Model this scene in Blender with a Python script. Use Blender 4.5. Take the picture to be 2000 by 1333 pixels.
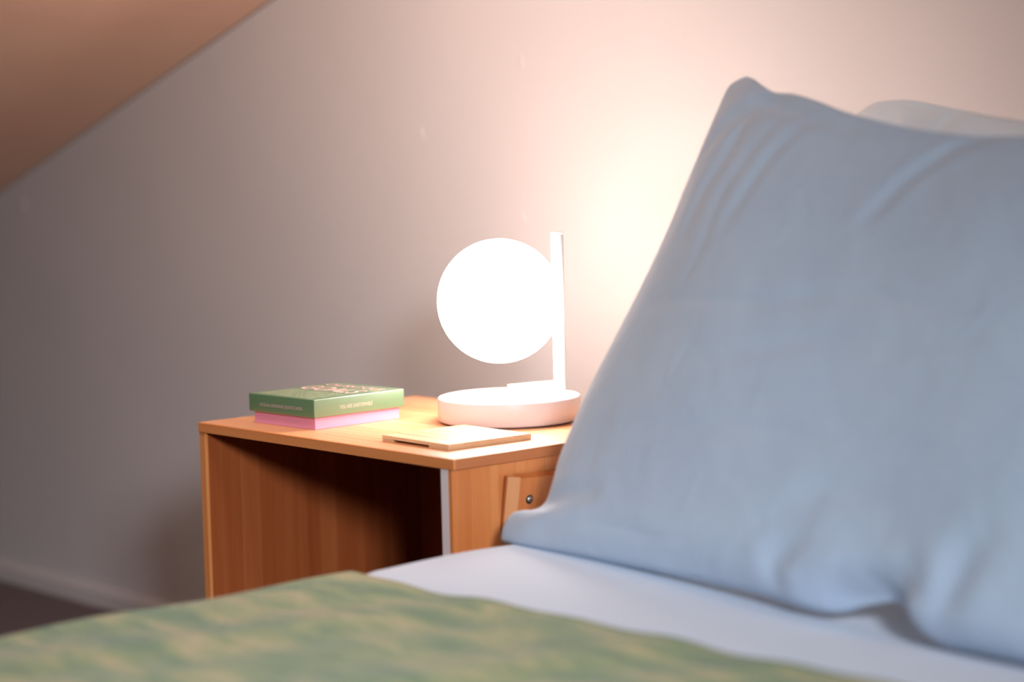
import bpy, bmesh, math, random
from mathutils import Vector, Matrix
random.seed(7)
scene = bpy.context.scene
COL = scene.collection
for o in list(bpy.data.objects):
    bpy.data.objects.remove(o)

# ------------------------------------------------------------------ camera, light, exposure
CAM = Vector((0, 0, 0.809875))
yaw, pitch, roll, FPX = 0.8521, 0.0928, -0.0235, 4417.5
fw = Vector((-math.sin(yaw)*math.cos(pitch), math.cos(yaw)*math.cos(pitch), -math.sin(pitch)))
rt = Vector((math.cos(yaw), math.sin(yaw), 0)); up = rt.cross(fw)
R_ = math.cos(roll)*rt + math.sin(roll)*up; U_ = -math.sin(roll)*rt + math.cos(roll)*up
cd = bpy.data.cameras.new('camera'); cam = bpy.data.objects.new('camera', cd); COL.objects.link(cam)
m = Matrix((R_, U_, -fw)).transposed().to_4x4(); m.translation = CAM
cam.matrix_world = m
cd.sensor_width = 36; cd.sensor_fit = 'HORIZONTAL'; cd.lens = FPX/2000*36
cd.clip_start = .05; cd.clip_end = 50
cd.dof.use_dof = True; cd.dof.focus_distance = 2.68; cd.dof.aperture_fstop = 2.2
cd.dof.aperture_blades = 0
scene.camera = cam
scene.view_settings.view_transform = 'Standard'; scene.view_settings.look = 'None'
scene.view_settings.gamma = 1; scene.view_settings.use_curve_mapping = False
scene.view_settings.exposure = 0.0

w = bpy.data.worlds.new('dim_room_light'); scene.world = w; w.use_nodes = True
w.node_tree.nodes['Background'].inputs[0].default_value = (.62, .66, .80, 1)
w.node_tree.nodes['Background'].inputs[1].default_value = .10

def area(name, loc, target, size, power, col):
    d = bpy.data.lights.new(name, 'AREA'); d.shape = 'RECTANGLE'; d.size, d.size_y = size
    d.energy = power; d.color = col
    o = bpy.data.objects.new(name, d); COL.objects.link(o); o.location = loc
    o.rotation_euler = (Vector(target)-Vector(loc)).to_track_quat('-Z', 'Y').to_euler()
    return o
area('daylight_from_window', (.60, .04, 1.33), (-1.9, 1.25, .25), (.34, .34), 6.2, (.85, .90, 1.0)).data.spread = math.radians(50)
area('added_warm_wall_fill', (-2.24, 1.38, 1.09), (-2.46, 2.12, .74), (.22, .22), 3.8, (1.0, .86, .79))  # fill light added out of view to spread the warm glow over the wall

LAMP_STRENGTH = 24.0
LAMP_COLOR = (1.0, .84, .77)

# ------------------------------------------------------------------ materials
def mat(name, col=(.8, .8, .8), rough=.6, **kw):
    m = bpy.data.materials.new(name); m.use_nodes = True
    b = m.node_tree.nodes['Principled BSDF']
    b.inputs['Base Color'].default_value = (*col, 1); b.inputs['Roughness'].default_value = rough
    for k, v in kw.items():
        b.inputs[k.replace('_', ' ')].default_value = v
    return m
class N:
    def __init__(s, m): s.t = m.node_tree; s.b = s.t.nodes['Principled BSDF']
    def n(s, typ, **kw):
        x = s.t.nodes.new(typ)
        for k, v in kw.items():
            if k in x.inputs.keys(): x.inputs[k].default_value = v
            else: setattr(x, k, v)
        return x
    def l(s, a, b): s.t.links.new(a, b)
    def coords(s, scale, kind='Object'):
        c = s.n('ShaderNodeTexCoord'); mp = s.n('ShaderNodeMapping'); mp.inputs['Scale'].default_value = scale
        s.l(c.outputs[kind], mp.inputs[0]); return mp.outputs[0]
    def ramp(s, fac, stops):
        r = s.n('ShaderNodeValToRGB'); e = r.color_ramp.elements
        while len(e) < len(stops): e.new(.5)
        for i, (p, c) in enumerate(stops): e[i].position = p; e[i].color = (*c, 1)
        s.l(fac, r.inputs[0]); return r.outputs[0]
    def bump(s, h, strength, dist):
        b = s.n('ShaderNodeBump'); b.inputs['Strength'].default_value = strength; b.inputs['Distance'].default_value = dist
        s.l(h, b.inputs['Height']); s.l(b.outputs[0], s.b.inputs['Normal']); return b

def plaster(name, col, col2):
    m = mat(name, col, .75); k = N(m)
    v = k.coords((1, 1, 1)); t = k.n('ShaderNodeTexNoise', Scale=3.0, Detail=4.0); k.l(v, t.inputs['Vector'])
    k.l(k.ramp(t.outputs['Fac'], [(.35, col), (.7, col2)]), k.b.inputs['Base Color'])
    t2 = k.n('ShaderNodeTexNoise', Scale=60.0, Detail=6.0); k.l(v, t2.inputs['Vector'])
    k.bump(t2.outputs['Fac'], .12, .002)
    return m
M_WALL = plaster('wall_paint', (.67, .62, .60), (.70, .645, .625))
M_CEIL = plaster('ceiling_paint', (.80, .50, .35), (.84, .53, .37))
M_BASEB = mat('baseboard_paint', (.70, .64, .62), .45)
def carpet():
    m = mat('carpet', (.12, .09, .085), .95); k = N(m)
    v = k.coords((1, 1, 1)); t = k.n('ShaderNodeTexNoise', Scale=300.0, Detail=3.0); k.l(v, t.inputs['Vector'])
    k.l(k.ramp(t.outputs['Fac'], [(.3, (.11, .075, .072)), (.7, (.20, .15, .145))]), k.b.inputs['Base Color'])
    k.bump(t.outputs['Fac'], .5, .004); return m
M_CARPET = carpet()

def bamboo(name, dark, mid, light, axis, rough=.42):
    """laminated bamboo: grain runs along axis, every strip a slightly different tone"""
    m = mat(name, mid, rough); k = N(m)
    sc = [55, 55, 55]; sc[axis] = 2.2
    v = k.coords(tuple(sc))
    oi = k.n('ShaderNodeObjectInfo')
    add = k.n('ShaderNodeVectorMath', operation='ADD')
    ml = k.n('ShaderNodeVectorMath', operation='SCALE'); ml.inputs['Scale'].default_value = 37.0
    cb = k.n('ShaderNodeCombineXYZ')
    for i in range(3): k.l(oi.outputs['Random'], cb.inputs[i])
    k.l(cb.outputs[0], ml.inputs[0]); k.l(v, add.inputs[0]); k.l(ml.outputs[0], add.inputs[1])
    t = k.n('ShaderNodeTexNoise', Scale=1.0, Detail=5.0, Roughness=.6); k.l(add.outputs[0], t.inputs['Vector'])
    sc2 = [400, 400, 400]; sc2[axis] = 8
    v2 = k.coords(tuple(sc2)); t2 = k.n('ShaderNodeTexNoise', Scale=1.0, Detail=3.0); k.l(v2, t2.inputs['Vector'])
    a1 = k.n('ShaderNodeMath', operation='MULTIPLY'); a1.inputs[1].default_value = .55; k.l(t.outputs['Fac'], a1.inputs[0])
    a2 = k.n('ShaderNodeMath', operation='MULTIPLY_ADD'); a2.inputs[1].default_value = .18; k.l(t2.outputs['Fac'], a2.inputs[0]); k.l(a1.outputs[0], a2.inputs[2])
    a3 = k.n('ShaderNodeMath', operation='MULTIPLY_ADD'); a3.inputs[1].default_value = .30; k.l(oi.outputs['Random'], a3.inputs[0]); k.l(a2.outputs[0], a3.inputs[2])
    k.l(k.ramp(a3.outputs[0], [(.28, dark), (.5, mid), (.78, light)]), k.b.inputs['Base Color'])
    k.bump(t2.outputs['Fac'], .1, .0006)
    return m
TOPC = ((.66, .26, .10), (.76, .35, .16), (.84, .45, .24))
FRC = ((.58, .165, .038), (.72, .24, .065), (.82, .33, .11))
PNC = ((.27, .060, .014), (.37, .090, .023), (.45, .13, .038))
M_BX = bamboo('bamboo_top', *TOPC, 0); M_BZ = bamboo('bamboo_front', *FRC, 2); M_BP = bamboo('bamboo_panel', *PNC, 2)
M_BE = bamboo('bamboo_edge', (.62, .20, .055), (.74, .26, .082), (.82, .34, .12), 0); M_BEZ = bamboo('bamboo_edge_upright', (.60, .17, .045), (.72, .24, .07), (.80, .32, .10), 2)
M_BEY = bamboo('bamboo_edge_side', (.48, .15, .05), (.58, .20, .068), (.64, .25, .09), 1)
M_TRAY = bamboo('bamboo_tray', (.66, .38, .19), (.76, .48, .26), (.84, .58, .34), 0)
M_TRAYZ = bamboo('bamboo_pale_upright', (.66, .26, .085), (.74, .32, .12), (.80, .38, .16), 2)
M_WHITEBOARD = mat('white_laminate', (.80, .68, .65), .5)
M_LAMPW = mat('lamp_white', (.80, .75, .735), .38)
M_DARK = mat('dark_recess', (.08, .07, .065), .6)
M_STEEL = mat('screw_steel', (.55, .53, .48), .3, Metallic=1.0)
M_SLOT = mat('screw_slot', (.03, .03, .03), .6)
def card(name, col, rough=.45):
    m = mat(name, col, rough, Specular_IOR_Level=1.0, Coat_Weight=.8, Coat_Roughness=.42, Coat_IOR=1.6); k = N(m)
    t = k.n('ShaderNodeTexNoise', Scale=900.0, Detail=2.0); k.l(k.coords((1, 1, 1)), t.inputs['Vector'])
    k.bump(t.outputs['Fac'], .08, .0004); return m
M_LID = card('green_card', (.105, .215, .105), .36); M_PINK = card('pink_card', (.80, .30, .46))
M_INK_PINK = mat('pink_ink', (.95, .55, .52), .5); M_INK_PALE = mat('pale_ink', (.62, .66, .38), .5)
M_INK_SIDE = mat('side_ink', (.62, .42, .42), .5); M_INK_RIGHT = mat('right_side_ink', (.62, .55, .46), .5)
M_INK_CREAM = mat('cream_ink', (.85, .78, .52), .5)

def fabric(name, c1, c2, weave=900, blot=6, bs=.25, bd=.0012, rough=.9, sheen=.25, soft=0):
    m = mat(name, c1, rough, Sheen_Weight=sheen, Sheen_Roughness=.5); k = N(m)
    v = k.coords((1, 1, 1))
    t = k.n('ShaderNodeTexNoise', Scale=float(blot), Detail=4.0, Roughness=.6); k.l(v, t.inputs['Vector'])
    k.l(k.ramp(t.outputs['Fac'], [(.3, c1), (.7, c2)]), k.b.inputs['Base Color'])
    t2 = k.n('ShaderNodeTexNoise', Scale=float(weave), Detail=2.0); k.l(v, t2.inputs['Vector'])
    b0 = k.bump(t2.outputs['Fac'], bs, bd)
    if soft:
        t3 = k.n('ShaderNodeTexNoise', Scale=14.0, Detail=3.0, Roughness=.55, Distortion=.8); k.l(v, t3.inputs['Vector'])
        b1 = k.n('ShaderNodeBump'); b1.inputs['Strength'].default_value = soft; b1.inputs['Distance'].default_value = .02
        k.l(t3.outputs['Fac'], b1.inputs['Height']); k.l(b1.outputs[0], b0.inputs['Normal'])
    return m
M_LINEN = fabric('blue_grey_linen', (.49, .60, .74), (.54, .65, .78), 500, 9, .3, .002, soft=.15)
M_WHITEPIL = fabric('pale_blue_cotton', (.84, .91, .95), (.87, .93, .96), 700, 5, .2, .001)
M_SHEET = fabric('pale_sheet_cotton', (.72, .80, .90), (.75, .83, .92), 800, 4, .15, .001)
M_MATT = fabric('mattress_ticking', (.75, .74, .72), (.8, .79, .77))
def blanket():
    m = mat('green_throw', (.3, .4, .2), .95, Sheen_Weight=.2); k = N(m)
    v = k.coords((.55, 1.5, 1))
    t = k.n('ShaderNodeTexNoise', Scale=20.0, Detail=2.5, Roughness=.5, Distortion=.4); k.l(v, t.inputs['Vector'])
    k.l(k.ramp(t.outputs['Fac'], [(.34, (.145, .235, .062)), (.47, (.25, .315, .082)), (.58, (.40, .385, .115)), (.70, (.54, .44, .165))]), k.b.inputs['Base Color'])
    t2 = k.n('ShaderNodeTexNoise', Scale=220.0, Detail=3.0); k.l(v, t2.inputs['Vector'])
    k.bump(t2.outputs['Fac'], .6, .006); return m
M_THROW = blanket()

# ------------------------------------------------------------------ helpers
def link(name, me, m, parent=None):
    o = bpy.data.objects.new(name, me); COL.objects.link(o)
    if m is not None and not me.materials: me.materials.append(m)
    if parent: o.parent = parent
    return o
def obj(name, bm, m, parent=None, smooth=False):
    me = bpy.data.meshes.new(name); bmesh.ops.recalc_face_normals(bm, faces=bm.faces); bm.to_mesh(me); bm.free()
    if smooth:
        for p in me.polygons: p.use_smooth = True
    return link(name, me, m, parent)
def autosmooth(o, ang=40):
    me = o.data
    for p in me.polygons: p.use_smooth = True
    me.set_sharp_from_angle(angle=math.radians(ang)); return o
def thing(name, label, cat, loc=(0, 0, 0), rz=0, group=None):
    o = bpy.data.objects.new(name, None); COL.objects.link(o); o.location = loc; o.rotation_euler = (0, 0, rz)
    o.empty_display_size = .05; tag(o, label, cat, group); return o
def tag(o, label, cat, group=None):
    o['label'] = label; o['category'] = cat
    if group: o['group'] = group
    return o
def box(lo, hi, bev=0, seg=2, bm=None):
    bm = bm or bmesh.new()
    r = bmesh.ops.create_cube(bm, size=1)
    for v in r['verts']:
        v.co = Vector([lo[i] + (v.co[i]+.5)*(hi[i]-lo[i]) for i in range(3)])
    if bev:
        es = list({e for v in r['verts'] for e in v.link_edges})
        bmesh.ops.bevel(bm, geom=es, offset=bev, segments=seg, affect='EDGES', profile=.6)
    return bm
def lathe(pts, seg=64, center=(0, 0, 0)):
    bm = bmesh.new(); rings = []
    for r, z in pts:
        if r < 1e-6: rings.append([bm.verts.new((center[0], center[1], center[2]+z))])
        else: rings.append([bm.verts.new((center[0]+r*math.cos(2*math.pi*i/seg), center[1]+r*math.sin(2*math.pi*i/seg), center[2]+z)) for i in range(seg)])
    for a, b in zip(rings, rings[1:]):
        for i in range(seg):
            j = (i+1) % seg
            if len(a) == 1 and len(b) > 1: bm.faces.new((a[0], b[i], b[j]))
            elif len(b) == 1 and len(a) > 1: bm.faces.new((a[i], a[j], b[0]))
            elif len(a) > 1: bm.faces.new((a[i], a[j], b[j], b[i]))
    return bm
def lettering(text, width, height, m, parent, mat4, name='lettering'):
    """built-in font, squeezed into width x height, as thin real geometry; local origin = lower left"""
    cu = bpy.data.curves.new('tmp', 'FONT'); cu.body = text; cu.resolution_u = 3; cu.extrude = 0
    to = bpy.data.objects.new('tmp', cu); COL.objects.link(to)
    dg = bpy.context.evaluated_depsgraph_get(); dg.update()
    me = bpy.data.meshes.new_from_object(to.evaluated_get(dg))
    bpy.data.objects.remove(to)
    xs = [v.co.x for v in me.vertices]; ys = [v.co.y for v in me.vertices]
    x0, x1, y0, y1 = min(xs), max(xs), min(ys), max(ys)
    for v in me.vertices:
        v.co = mat4 @ Vector(((v.co.x-x0)/(x1-x0)*width, (v.co.y-y0)/(y1-y0)*height, .00012))
    me.name = name; me.materials.clear()
    return link(name, me, m, parent)

# ------------------------------------------------------------------ the setting
YW = 2.12; FZ = -.04   # the wall and the floor level
def struct(o): o['kind'] = 'structure'; return o
CS = .3416
def zc(x): return .8912 + CS*(x+3.3764)
# wall behind the nightstand: a gable wall cut by the slope of the ceiling
bm = bmesh.new()
prof = [(-5.6, FZ), (1.9, FZ), (1.9, zc(1.9)), (-5.6, zc(-5.6))]
f1 = [bm.verts.new((x, YW, z)) for x, z in prof]; f2 = [bm.verts.new((x, YW+.12, z)) for x, z in prof]
bm.faces.new(f1); bm.faces.new(f2[::-1])
for i in range(4): bm.faces.new((f1[i], f2[i], f2[(i+1) % 4], f1[(i+1) % 4]))
wall = struct(obj('wall_back', bm, M_WALL))
# small raised paint blemishes on the wall
def blemish(x, z, r, h):
    bm = bmesh.new(); bmesh.ops.create_icosphere(bm, subdivisions=3, radius=1)
    for v in bm.verts:
        k = 1+.25*math.sin(5*v.co.x+3*v.co.z)
        v.co = Vector((x+v.co.x*r*k, YW+v.co.y*h, z+v.co.z*r*1.5*k))
    return obj('paint_blemish', bm, M_WALL, wall, True)
for x, z, r in [(-2.391, .906, .007), (-2.616, .808, .006), (-3.814, .6925, .012), (-2.393, .687, .005)]: blemish(x, z, r, .0012)
# sloped ceiling, with the slight hollow along the wall that the plaster shows
bm = bmesh.new(); ny = 60; ys = []
for i in range(ny+1):
    s = (i/ny)**2*5.0; ys.append(s)
xs = [-5.6+i*.5 for i in range(16)]
def sag(s): return .012*math.exp(-((s-.30)/.11)**2) - .008*math.exp(-((s-.10)/.09)**2)
low = [[bm.verts.new((x, YW-s, zc(x)-sag(s))) for s in ys] for x in xs]
for a, b in zip(low, low[1:]):
    for i in range(ny): bm.faces.new((a[i], a[i+1], b[i+1], b[i]))
ret = bmesh.ops.extrude_face_region(bm, geom=bm.faces[:])
for v in [g for g in ret['geom'] if isinstance(g, bmesh.types.BMVert)]: v.co.z = zc(v.co.x)+.12
ceiling = autosmooth(struct(obj('ceiling', bm, M_CEIL)), 30)
struct(obj('floor', box((-5.6, -3, FZ-.1), (1.9, YW+.12, FZ)), M_CARPET))
bm = box((-5.6, YW-.014, FZ), (1.9, YW, FZ+.034)); bmesh.ops.bevel(bm, geom=[e for e in bm.edges if all(v.co.z > FZ+.02 and v.co.y < YW-.01 for v in e.verts)], offset=.006, segments=3, affect='EDGES')
struct(obj('baseboard_back', bm, M_BASEB))
# other end of the room: kept for the light it bounces and for views from the side
struct(obj('wall_left', box((-5.7, -3, FZ), (-5.6, YW+.12, zc(-5.6)+.1)), M_WALL))

# ------------------------------------------------------------------ nightstand
ZT = .4546; T = .0122
NX0, NX1, NY0, NY1 = -2.38075, -1.88075, 1.5561, 1.9071
ns = thing('nightstand', 'open-sided orange bamboo nightstand standing between the bed and the wall', 'nightstand', (NX1-.25, NY0+.175, FZ))
O = Vector(ns.location)
def L(p): return tuple(Vector(p)-O)
def panel(name, lo, hi, m, axis, cuts, bev=.0003, parent=ns, gap=.00012):
    """board laminated from strips; cuts = strip borders along axis; each strip is a sub-part, first strip carries the part"""
    lo, hi = L(lo), L(hi)
    core_lo, core_hi = list(lo), list(hi)
    thin = min(range(3), key=lambda i: hi[i]-lo[i])
    core_lo = [lo[i]+.0005 for i in range(3)]; core_hi = [hi[i]-.0005 for i in range(3)]
    core = obj(name, box(core_lo, core_hi), m, parent)
    cs = [lo[axis]]+[c-O[axis] for c in cuts if lo[axis] < c-O[axis] < hi[axis]]+[hi[axis]]
    for a, b in zip(cs, cs[1:]):
        l2, h2 = list(lo), list(hi); l2[axis] = a+gap; h2[axis] = b-gap
        if a == cs[0]: l2[axis] = a
        if b == cs[-1]: h2[axis] = b
        # slab strips (slightly proud of the core)
        obj('bamboo_strip', box(l2, h2, bev, 1), m, core)
    return core
def cutlist(a, b, step, jit=.35):
    r = []; x = a
    while x < b-step*.6:
        x += step*(1+random.uniform(-jit, jit)); r.append(x)
    return r
# table top: strips run along X, so borders lie along Y
top = panel('tabletop', (NX0, NY0+.004, ZT-T), (NX1-.004, NY1, ZT), M_BX, 1, cutlist(NY0+.01, NY1-.01, .027), bev=.0003)
obj('front_edge_band', box(L((NX0, NY0, ZT-T)), L((NX1, NY0+.0042, ZT)), .0007, 2), M_BE, ns)
obj('side_edge_band', box(L((NX1-.0042, NY0+.0042, ZT-T)), L((NX1, NY1, ZT)), .0007, 2), M_BEY, ns)
ZB = ZT-T
# far side panel seen through the open side
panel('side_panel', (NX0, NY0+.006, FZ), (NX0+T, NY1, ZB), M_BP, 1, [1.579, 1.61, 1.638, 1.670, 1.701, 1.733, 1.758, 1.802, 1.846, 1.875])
obj('side_panel_edge', box(L((NX0, NY0+.0015, FZ)), L((NX0+T, NY0+.006, ZB)), .0006, 2), M_BEZ, ns)
# near side: white laminate lining and bamboo face towards the bed
TF = .0062
obj('white_lining', box(L((NX1-.0052-TF-.0128, NY0+.0015, FZ+.012)), L((NX1-.0052-TF, NY1-.0015, ZB)), .0006, 2), M_WHITEBOARD, ns)
panel('face_panel', (NX1-.0052-TF, NY0+.0015, FZ), (NX1-.0052, NY1, ZB), M_BZ, 1, cutlist(NY0+.004, NY1-.01, .034))
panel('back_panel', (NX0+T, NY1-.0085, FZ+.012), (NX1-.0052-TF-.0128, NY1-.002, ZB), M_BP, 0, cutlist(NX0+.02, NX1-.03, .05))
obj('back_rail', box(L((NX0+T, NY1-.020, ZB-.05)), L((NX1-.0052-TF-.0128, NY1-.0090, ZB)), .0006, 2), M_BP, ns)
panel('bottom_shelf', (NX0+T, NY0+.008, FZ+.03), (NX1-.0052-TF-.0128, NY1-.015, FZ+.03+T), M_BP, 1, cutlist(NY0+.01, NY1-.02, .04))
# tilted screw-fixed front piece on the face towards the bed
bmf = bmesh.new()
pf = [(-.006, .0128), (.0056, .0128), (.0062, .0142), (.0062, .17), (-.006, .17)]
va = [bmf.verts.new((x, y, -.13)) for x, y in pf]; vb = [bmf.verts.new((x, y, 0 if i not in (1, 2, 3) else -.0025)) for i, (x, y) in enumerate(pf)]
bmf.faces.new(va); bmf.faces.new(vb[::-1])
for i in range(len(pf)):
    k2 = (i+1) % len(pf); bmf.faces.new((va[i], va[k2], vb[k2], vb[i]))
fpo = obj('front_piece', bmf, M_BZ, ns)
fpo.location = L((NX1+.0055, 1.631, .428)); fpo.rotation_euler = (math.radians(-2.5), math.radians(7), 0)
autosmooth(fpo, 50)
bme = bmesh.new()
pe = [(-.006, 0), (-.001, 0), (.0060, .0104), (.0060, .0126), (-.006, .0126)]
va = [bme.verts.new((x, y, -.13)) for x, y in pe]; vb = [bme.verts.new((x, y, -.0012)) for x, y in pe]
bme.faces.new(va); bme.faces.new(vb[::-1])
for i in range(5): bme.faces.new((va[i], va[(i+1) % 5], vb[(i+1) % 5], vb[i]))
obj('light_edge', bme, M_TRAYZ, fpo)
obj('painted_shade_strip', box((-.004, -.0022, -.13), (-.0025, .0, 0), 0), M_BP, fpo)  # solid dark strip: the front piece's shadow put in as colour
sc = obj('screw', lathe([(0, .0022), (.0022, .0022), (.0034, .0014), (.0042, 0), (.0042, -.001), (0, -.001)], 24), M_STEEL, fpo, True)
sc.rotation_euler = (0, math.radians(90), 0); sc.location = (.0062, .0285, -.0275)
sk = obj('screw_collar', lathe([(.0039, .0002), (.0043, .0008), (.0052, .0006), (.0052, -.0004), (.0039, -.0004)], 24), M_SLOT, fpo, True)
sk.rotation_euler = (0, math.radians(90), 0); sk.location = (.0062, .0285, -.0275)
sl = obj('screw_socket', lathe([(0, .0028), (.0013, .0028), (.0013, .001), (0, .001)], 6), M_SLOT, fpo)
sl.rotation_euler = (0, math.radians(90), 0); sl.location = (.0062, .0285, -.0275)

# ------------------------------------------------------------------ globe lamp
LC = Vector((-2.084, 1.816, ZT)); BR = .0880; BH = .031
lamp = thing('globe_lamp', 'white table lamp with glowing round globe on disc base, on the nightstand', 'lamp', LC)
def LL(p): return Vector(p)-LC
b = .0016
base = obj('base', lathe([(0, .0012), (BR-.004, .0012), (BR-.0015, .0022), (BR, .004), (BR, BH-b*1.6), (BR-b*.4, BH-b*.5), (BR-b*1.4, BH), (0, BH)], 128), M_LAMPW, lamp); autosmooth(base, 50)
obj('base_foot', lathe([(0, 0), (BR-.006, 0), (BR-.006, .0013), (0, .0013)], 96), M_DARK, lamp)
bt = obj('touch_button', lathe([(0, 0), (.0062, 0), (.0066, .0003), (.0066, .0006), (0, .0006)], 40), mat('button_grey', (.25, .22, .20), .5), lamp); bt.location = LL((-2.094, 1.770, ZT+BH-.0002))
PX, PY = -2.0745, 1.893
pole = obj('pole', lathe([(0, 0), (.0078, 0), (.0078, .1935), (.0072, .1945), (0, .1945)], 40), M_LAMPW, lamp); autosmooth(pole, 50)
pole.location = LL((PX, PY, ZT+BH-.0005))
ring = obj('pole_cap', lathe([(0, 0), (.0074, 0), (.0078, .0004), (.0078, .0030), (.0070, .0036), (0, .0036)], 40), M_LAMPW, lamp); autosmooth(ring, 50)
ring.location = LL((PX, PY, ZT+BH+.1943))
# flat arm on the base that carries the pole
A = Vector((-2.088, 1.822)); B = Vector((PX, PY)); d = (B-A); ln = d.length
arm = obj('arm', box((0, -.0078, 0), (ln, .0078, .0125), .0014, 3), M_LAMPW, lamp); autosmooth(arm, 50)
arm.location = LL((A.x, A.y, ZT+BH-.0003)); arm.rotation_euler = (0, 0, math.atan2(d.y, d.x))
m = mat('glowing_glass', (1, 1, 1), .4); bs = m.node_tree.nodes['Principled BSDF']
bs.inputs['Emission Color'].default_value = (*LAMP_COLOR, 1); bs.inputs['Emission Strength'].default_value = LAMP_STRENGTH
GC = Vector((-2.0908, 1.810, .6022)); GR = .0763
bm = bmesh.new(); bmesh.ops.create_uvsphere(bm, u_segments=96, v_segments=48, radius=GR)
glb = obj('globe', bm, m, lamp, True); glb.location = LL(GC)
q = Vector((PX, PY, GC.z)) - GC; dd = q.normalized()
st = obj('globe_mount', lathe([(0, 0), (.006, 0), (.006, .014), (0, .014)], 24), M_LAMPW, lamp); autosmooth(st)
st.rotation_euler = dd.to_track_quat('Z', 'Y').to_euler(); st.location = LL(GC+dd*(GR-.006))

# ------------------------------------------------------------------ box of cards
BX = thing('card_box', 'small square box with green printed lid and pink base, on nightstand', 'box', (-2.196, 1.6015, ZT), math.radians(2.5))
# local frame: near corner at origin, box extends to -x and +y
LW, LD, LZ0, LZ1 = .1290, .1440, .0150, .0375
obj('box_base', box((-LW+.0048, .0048, 0), (-.0048, LD-.0048, .030), .0008, 2), M_PINK, BX)
bm = bmesh.new(); box((-LW, 0, LZ0), (0, LD, LZ1), .0012, 3, bm)
# hollow the underside of the lid slightly
lid = obj('lid', bm, M_LID, BX); autosmooth(lid, 50)
def side_front(x, z): return Matrix.Translation((x, -.0001, z)) @ Matrix.Rotation(math.radians(90), 4, 'X')
def side_right(y, z): return Matrix.Translation((.0001, y, z)) @ Matrix.Rotation(math.radians(90), 4, 'Z') @ Matrix.Rotation(math.radians(90), 4, 'X')
def on_top(x, y): return Matrix.Translation((x, y, LZ1))
lettering('45 GOAL-CRUSHING QUOTE CARDS', .0840, .0046, M_INK_SIDE, lid, side_front(-.1065, .0222))
lettering('YOU ARE UNSTOPPABLE', .0520, .0046, M_INK_RIGHT, lid, side_right(.040, .0225))
lettering('CRUSH YOUR', .108, .016, M_INK_PINK, lid, on_top(-.119, .112))
lettering('GOALS', .104, .032, M_INK_PINK, lid, on_top(-.121, .070))
lettering('YES', .016, .007, M_INK_CREAM, lid, on_top(-.019, .101))
for i, tx in enumerate(['DREAM IT. PLAN IT. DO IT.', 'ONE STEP AT A TIME, EVERY DAY', 'KEEP GOING, YOU ARE CLOSE', 'START WHERE YOU ARE']):
    lettering(tx, .108-.004*(i % 2), .0085, M_INK_PALE, lid, on_top(-.119, .050-i*.0135))

# ------------------------------------------------------------------ bamboo tray plate
TX, TY, TR = -1.9375, 1.5965, math.radians(-1.5)
tray = thing('bamboo_stand', 'thin square bamboo stand with slot, on nightstand edge in front of the lamp', 'phone stand', (TX, TY, ZT), TR)
SW, SD = .1240, .1215
cz = .0068
ys_ = [0, .022, .046, .070, .096, SD]
obj('top_plate', box((-SW, 0, .0030), (0, SD, cz-.0002), 0), M_TRAY, tray)
for a, b2 in zip(ys_, ys_[1:]):
    obj('slat', box((-SW-.0001, a+.0002, .0034), (.0001, b2-.0002, cz), .0004, 1), M_TRAY, tray)
obj('runner', box((-SW, 0, 0), (-SW+.019, SD, .0031), .0003, 1), M_TRAY, tray)
obj('runner', box((-.036, 0, 0), (0, SD, .0031), .0003, 1), M_TRAY, tray)

# ------------------------------------------------------------------ bed
ZM = .3674   # top of the sheet
BX0, BX1, BY0, BY1 = -1.818, -.40, .04, 2.08
bed = thing('bed', 'low bed under pale sheet and green throw in the foreground', 'bed', ((BX0+BX1)/2, (BY0+BY1)/2, FZ))
OB = Vector(bed.location)
def LB(p): return tuple(Vector(p)-OB)
obj('mattress', box(LB((BX0+.02, BY0+.02, .16)), LB((BX1-.02, BY1-.01, ZM-.032)), .035, 4), M_MATT, bed, True)
for x0, x1 in ((BX0+.01, BX0+.035), (BX1-.035, BX1-.01)):
    obj('side_rail', box(LB((x0, BY0, .08)), LB((x1, BY1, .165)), .003, 2), M_BEY, bed)
obj('foot_rail', box(LB((BX0+.036, BY0, .08)), LB((BX1-.036, BY0+.024, .165)), .003, 2), M_BE, bed)
for x in (BX0+.05, BX1-.10):
    for y in (BY0+.04, BY1-.10):
        obj('leg', box(LB((x, y, FZ)), LB((x+.05, y+.05, .085)), .003, 2), M_BEZ, bed)
for i in range(12):
    y = BY0+.1+i*.16
    obj('slat', box(LB((BX0+.036, y, .145)), LB((BX1-.036, y+.08, .159)), .002, 1), M_BE, bed)

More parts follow.
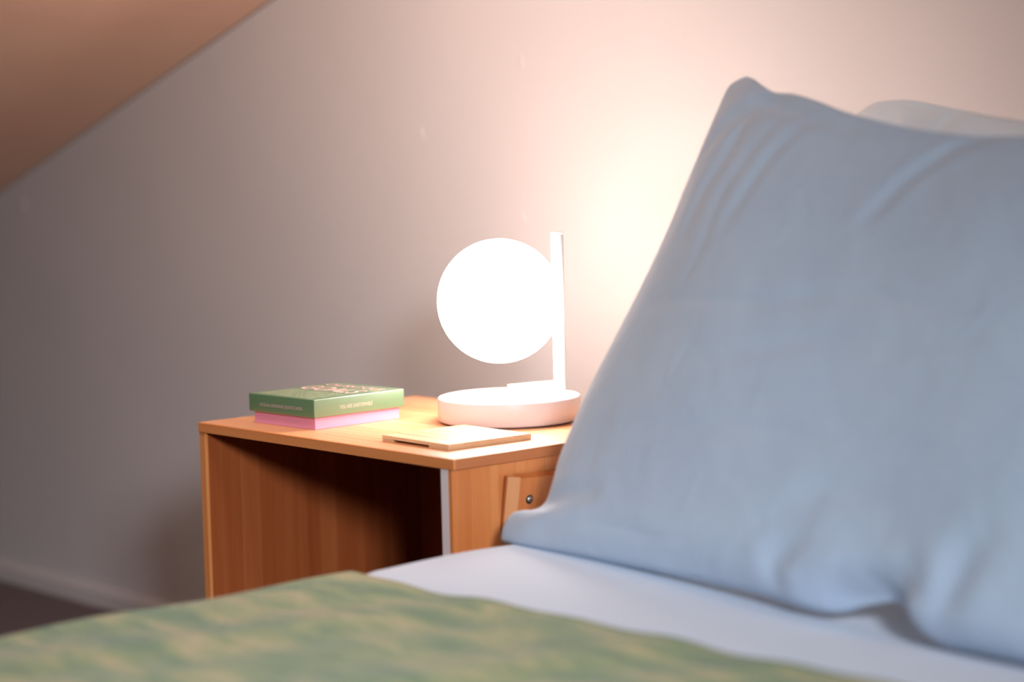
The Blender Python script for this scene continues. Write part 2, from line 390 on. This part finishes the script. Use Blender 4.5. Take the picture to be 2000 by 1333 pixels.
def cloth(name, x0, x1, y0, y1, ztop, drop, rad, zf, thick, m, nx=90, ny=120, yhem=None):
    """cloth lying on the bed: profile over the left edge, across the top, over the right edge"""
    prof = []
    s0 = [(x0, ztop-drop+ (drop-rad)*i/8) for i in range(8)]
    prof += [(x, z, 0) for x, z in s0]
    prof += [(x0+rad*(1-math.cos(a)), ztop-rad+rad*math.sin(a), 1) for a in [math.pi/2*i/12 for i in range(12)]]
    prof += [(x0+rad+(x1-x0-2*rad)*i/nx, ztop, 2) for i in range(nx+1)]
    prof += [(x1-rad*(1-math.cos(a)), ztop-rad+rad*math.sin(a), 1) for a in [math.pi/2*i/12 for i in range(11, -1, -1)]]
    prof += [(x1, ztop-drop+(drop-rad)*i/8, 0) for i in range(7, -1, -1)]
    bm = bmesh.new(); rows = []
    for j in range(ny+1):
        y = y0+(y1-y0)*j/ny
        row = []
        for x, z, k in prof:
            f = zf(x, y)
            xx = x + (.35*f*(-1 if x < (x0+x1)/2 else 1) if k < 2 else 0)
            yy = y + (yhem(x)*(j/ny)**6 if yhem else 0)
            row.append(bm.verts.new((xx, yy, z + (f if k else 0))))
        rows.append(row)
    for a, b in zip(rows, rows[1:]):
        for i in range(len(a)-1): bm.faces.new((a[i], a[i+1], b[i+1], b[i]))
    o = obj(name, bm, m, None, True)
    md = o.modifiers.new('thickness', 'SOLIDIFY'); md.thickness = thick; md.offset = -1; md.use_rim = True
    return o
def smooth(t): t = max(0, min(1, t)); return t*t*(3-2*t)
def zsheet(x, y):
    return .004*math.exp(-((y-1.50)/.10)**2) + .0012*math.sin(7*x+3*y) - .0125*smooth((1.385-y)/.07) - .020*smooth((x+1.72)/.45)*math.exp(-((y-1.56)/.09)**2)
sheet = cloth('bed_sheet', BX0, BX1, BY0+.01, BY1, ZM, .15, .02, zsheet, .004, M_SHEET)
tag(sheet, 'smooth pale blue-white bed sheet between the green throw and blue pillow', 'sheet')
def zthrow(x, y):
    v = .0022*math.sin(23*x+9*y)*math.sin(17*y-6*x) + .0012*math.sin(51*x-13*y)
    return .0045 + v - .003*max(0, min(1, (1.0-y)*1.2))
def hem(x): return .004*math.sin(3.1*x+1.0) + .0015*math.sin(9*x) + .010*smooth((x+1.65)/.3)
throw = cloth('throw_blanket', BX0-.004, BX1+.004, BY0-.02, 1.352, ZM-.0010, .22, .024, zthrow, .006, M_THROW, 160, 170, hem)
tag(throw, 'mottled green woven throw blanket spread over the foot of the bed', 'blanket')

# ------------------------------------------------------------------ pillows
def pillow(name, label, m, Y0, Z0, lean, left, right, bottom, topc, T, creases, back=.6, seed=0, NU=150, NV=110, parent=None, rim=.010, prof_pow=2.2, D=.2, turn=0):
    n = Vector((0, -math.cos(lean), math.sin(lean))); vv = Vector((0, math.sin(lean), math.cos(lean)))
    def interp(c, t):
        ls = [0]
        for a, b in zip(c, c[1:]): ls.append(ls[-1]+math.hypot(b[0]-a[0], b[1]-a[1]))
        s = t*ls[-1]
        for i in range(len(c)-1):
            if s <= ls[i+1]+1e-9:
                f = (s-ls[i])/(ls[i+1]-ls[i]); break
        # catmull-rom
        p = [c[max(i-1, 0)], c[i], c[i+1], c[min(i+2, len(c)-1)]]
        r = []
        for q in range(2):
            a, b, d, e = [pp[q] for pp in p]
            r.append(.5*(2*b+(d-a)*f+(2*a-5*b+4*d-e)*f*f+(3*b-a-3*d+e)*f**3))
        return Vector(r)
    def P(u, v):
        Lf, Rt, Bo, To = interp(left, v), interp(right, v), interp(bottom, u), interp(topc, u)
        c00, c10, c01, c11 = Vector(left[0]), Vector(right[0]), Vector(left[-1]), Vector(right[-1])
        return (1-u)*Lf+u*Rt+(1-v)*Bo+v*To-((1-u)*(1-v)*c00+u*(1-v)*c10+(1-u)*v*c01+u*v*c11)
    rnd = random.Random(seed)
    waves = [(rnd.uniform(8, 26), rnd.uniform(-16, 16), rnd.uniform(0, 6.3), rnd.uniform(.0004, .0013)) for _ in range(7)]
    def crease(p):
        z = 0
        p = Vector((p.x+.004*math.sin(31*p.y+2)+.0025*math.sin(67*p.y+19*p.x), p.y+.003*math.sin(29*p.x+1)))
        for amp, wd, pts in creases:
            best = 9; bt = 0; acc = 0; tot = sum(math.dist(a, b) for a, b in zip(pts, pts[1:]))
            for a, b in zip(pts, pts[1:]):
                a_, b_ = Vector(a), Vector(b); ab = b_-a_; t = max(0, min(1, (p-a_).dot(ab)/ab.length_squared))
                q = p-(a_+ab*t); dd = q.length
                if dd < best: best = dd; bt = (acc+t*ab.length)/tot; sg = ab.x*q.y-ab.y*q.x
                acc += ab.length
            env = math.sin(math.pi*min(1, max(0, bt*.9+.05)))**.6
            x = best/wd
            if x < 4:
                z += .62*amp*env*(-math.exp(-x*x) + .22*math.exp(-((x-1.8)/1.0)**2))
        return z
    def thick(u, v, p):
        U = 1-(1-min(1, min(u, 1-u)*.70/D))**prof_pow if min(u, 1-u)*.70 < D else 1
        V = 1-(1-min(1, min(v, 1-v)*.52/D))**prof_pow if min(v, 1-v)*.52 < D else 1
        V = max(V, .42*min(1, v*.52/.03)**.5 + .58*V)
        return (U*V)**.75
    bm = bmesh.new(); G = {}
    for side in (1, -1):
        for i in range(NU+1):
            for j in range(NV+1):
                edge = i in (0, NU) or j in (0, NV)
                if side == -1 and edge: G[(side, i, j)] = G[(1, i, j)]; continue
                u = .5-.5*math.cos(math.pi*i/NU)*.0 + 0 if False else i/NU
                v = j/NV
                p = P(u, v); h = thick(u, v, p)
                t = T*h*(1 if side == 1 else back)
                if side == 1 and not edge:
                    t += crease(p)*min(1, h*3) + sum(a*math.sin(kx*p.x+kv*p.y+ph) for kx, kv, ph, a in waves)*min(1, h*2)
                pos = Vector((p.x, Y0, Z0)) + vv*p.y + n*(t*side)
                pos.y -= turn*max(0, p.x+1.80)*(1-.6*min(1, max(0, p.y/.5)))
                G[(side, i, j)] = bm.verts.new(pos)
    for side in (1, -1):
        for i in range(NU):
            for j in range(NV):
                q = [G[(side, i, j)], G[(side, i+1, j)], G[(side, i+1, j+1)], G[(side, i, j+1)]]
                bm.faces.new(q if side == 1 else q[::-1])
    o = obj(name, bm, m, None, True)
    o['label'] = label; o['category'] = 'pillow'
    return o
lean = math.radians(22)
front_left = [(-1.822, -.001), (-1.826, .014), (-1.817, .031), (-1.800, .037), (-1.785, .039), (-1.770, .046), (-1.762, .062), (-1.760, .107), (-1.742, .183), (-1.709, .282), (-1.689, .352), (-1.676, .421), (-1.664, .491), (-1.656, .520), (-1.636, .530)]
front_top = [(-1.636, .530), (-1.612, .522), (-1.573, .504), (-1.536, .498), (-1.498, .488), (-1.463, .477), (-1.421, .467), (-1.356, .455), (-1.266, .447), (-1.15, .452), (-1.04, .468), (-.955, .500)]
front_right = [(-.925, -.011), (-.945, .06), (-.965, .2), (-.970, .35), (-.965, .45), (-.955, .500)]
front_bot = [(-1.822, -.001), (-1.723, .000), (-1.573, .001), (-1.436, .000), (-1.345, -.004), (-1.30, .010), (-1.265, .018), (-1.235, .006), (-1.205, -.010), (-1.14, -.011), (-.925, -.011)]
cr = [(.0060, .008, [(-1.555, .496), (-1.588, .466), (-1.601, .421), (-1.615, .376), (-1.631, .336)]),
      (.0035, .007, [(-1.535, .47), (-1.560, .43), (-1.575, .38), (-1.59, .33), (-1.60, .28)]),
      (.0045, .008, [(-1.468, .478), (-1.503, .459), (-1.531, .421), (-1.543, .372), (-1.562, .344)]),
      (.010, .012, [(-1.650, .440), (-1.620, .468), (-1.580, .487), (-1.50, .476)]),
      (.005, .007, [(-1.60, .498), (-1.55, .480), (-1.49, .468), (-1.43, .452)]),
      (.006, .009, [(-1.267, .452), (-1.303, .438), (-1.321, .421), (-1.343, .395), (-1.38, .353)]),
      (.0045, .008, [(-1.66, .262), (-1.56, .270), (-1.459, .275), (-1.337, .284), (-1.219, .275)]),
      (.003, .009, [(-1.559, .208), (-1.45, .228), (-1.382, .235), (-1.21, .246)]),
      (.003, .010, [(-1.60, .13), (-1.48, .15), (-1.36, .14)]),
      (.005, .016, [(-1.40, .06), (-1.34, .10), (-1.27, .11)]),
      (.009, .014, [(-1.362, .047), (-1.384, .025), (-1.388, .000)]),
      (.030, .018, [(-1.335, .000), (-1.30, .012), (-1.255, .022), (-1.225, .030)]),
      (.010, .016, [(-1.15, .075), (-1.178, .035), (-1.187, .000)]),
      (.008, .010, [(-1.800, .030), (-1.765, .042), (-1.72, .060), (-1.66, .066)]),
      (.004, .010, [(-1.74, .025), (-1.66, .035), (-1.56, .030)])]
pillow('pillow', 'large crumpled blue-grey linen pillow leaning at the head of the bed', M_LINEN, 1.572, .369, lean, front_left, front_right, front_bot, front_top, .055, cr, back=.75, seed=3, turn=.052)
pl = [(-1.70, .0), (-1.69, .05), (-1.67, .2), (-1.65, .35), (-1.625, .44), (-1.592, .475)]
pt = [(-1.592, .475), (-1.565, .484), (-1.51, .482), (-1.46, .472), (-1.40, .461), (-1.33, .452), (-1.2, .450), (-1.0, .455), (-.88, .475)]
pr = [(-.85, 0), (-.88, .2), (-.88, .35), (-.88, .475)]
pb = [(-1.70, .0), (-1.4, 0), (-1.1, 0), (-.85, 0)]
pillow('pillow', 'pale white-blue pillow, only its top showing behind the blue-grey pillow', M_WHITEPIL, 1.735, .372, math.radians(20), pl, pr, pb, pt, .05,
       [(.006, .010, [(-1.535, .475), (-1.525, .45), (-1.50, .42)]), (.004, .008, [(-1.44, .465), (-1.45, .45), (-1.45, .43)])], back=.8, seed=9, NU=110, NV=80)
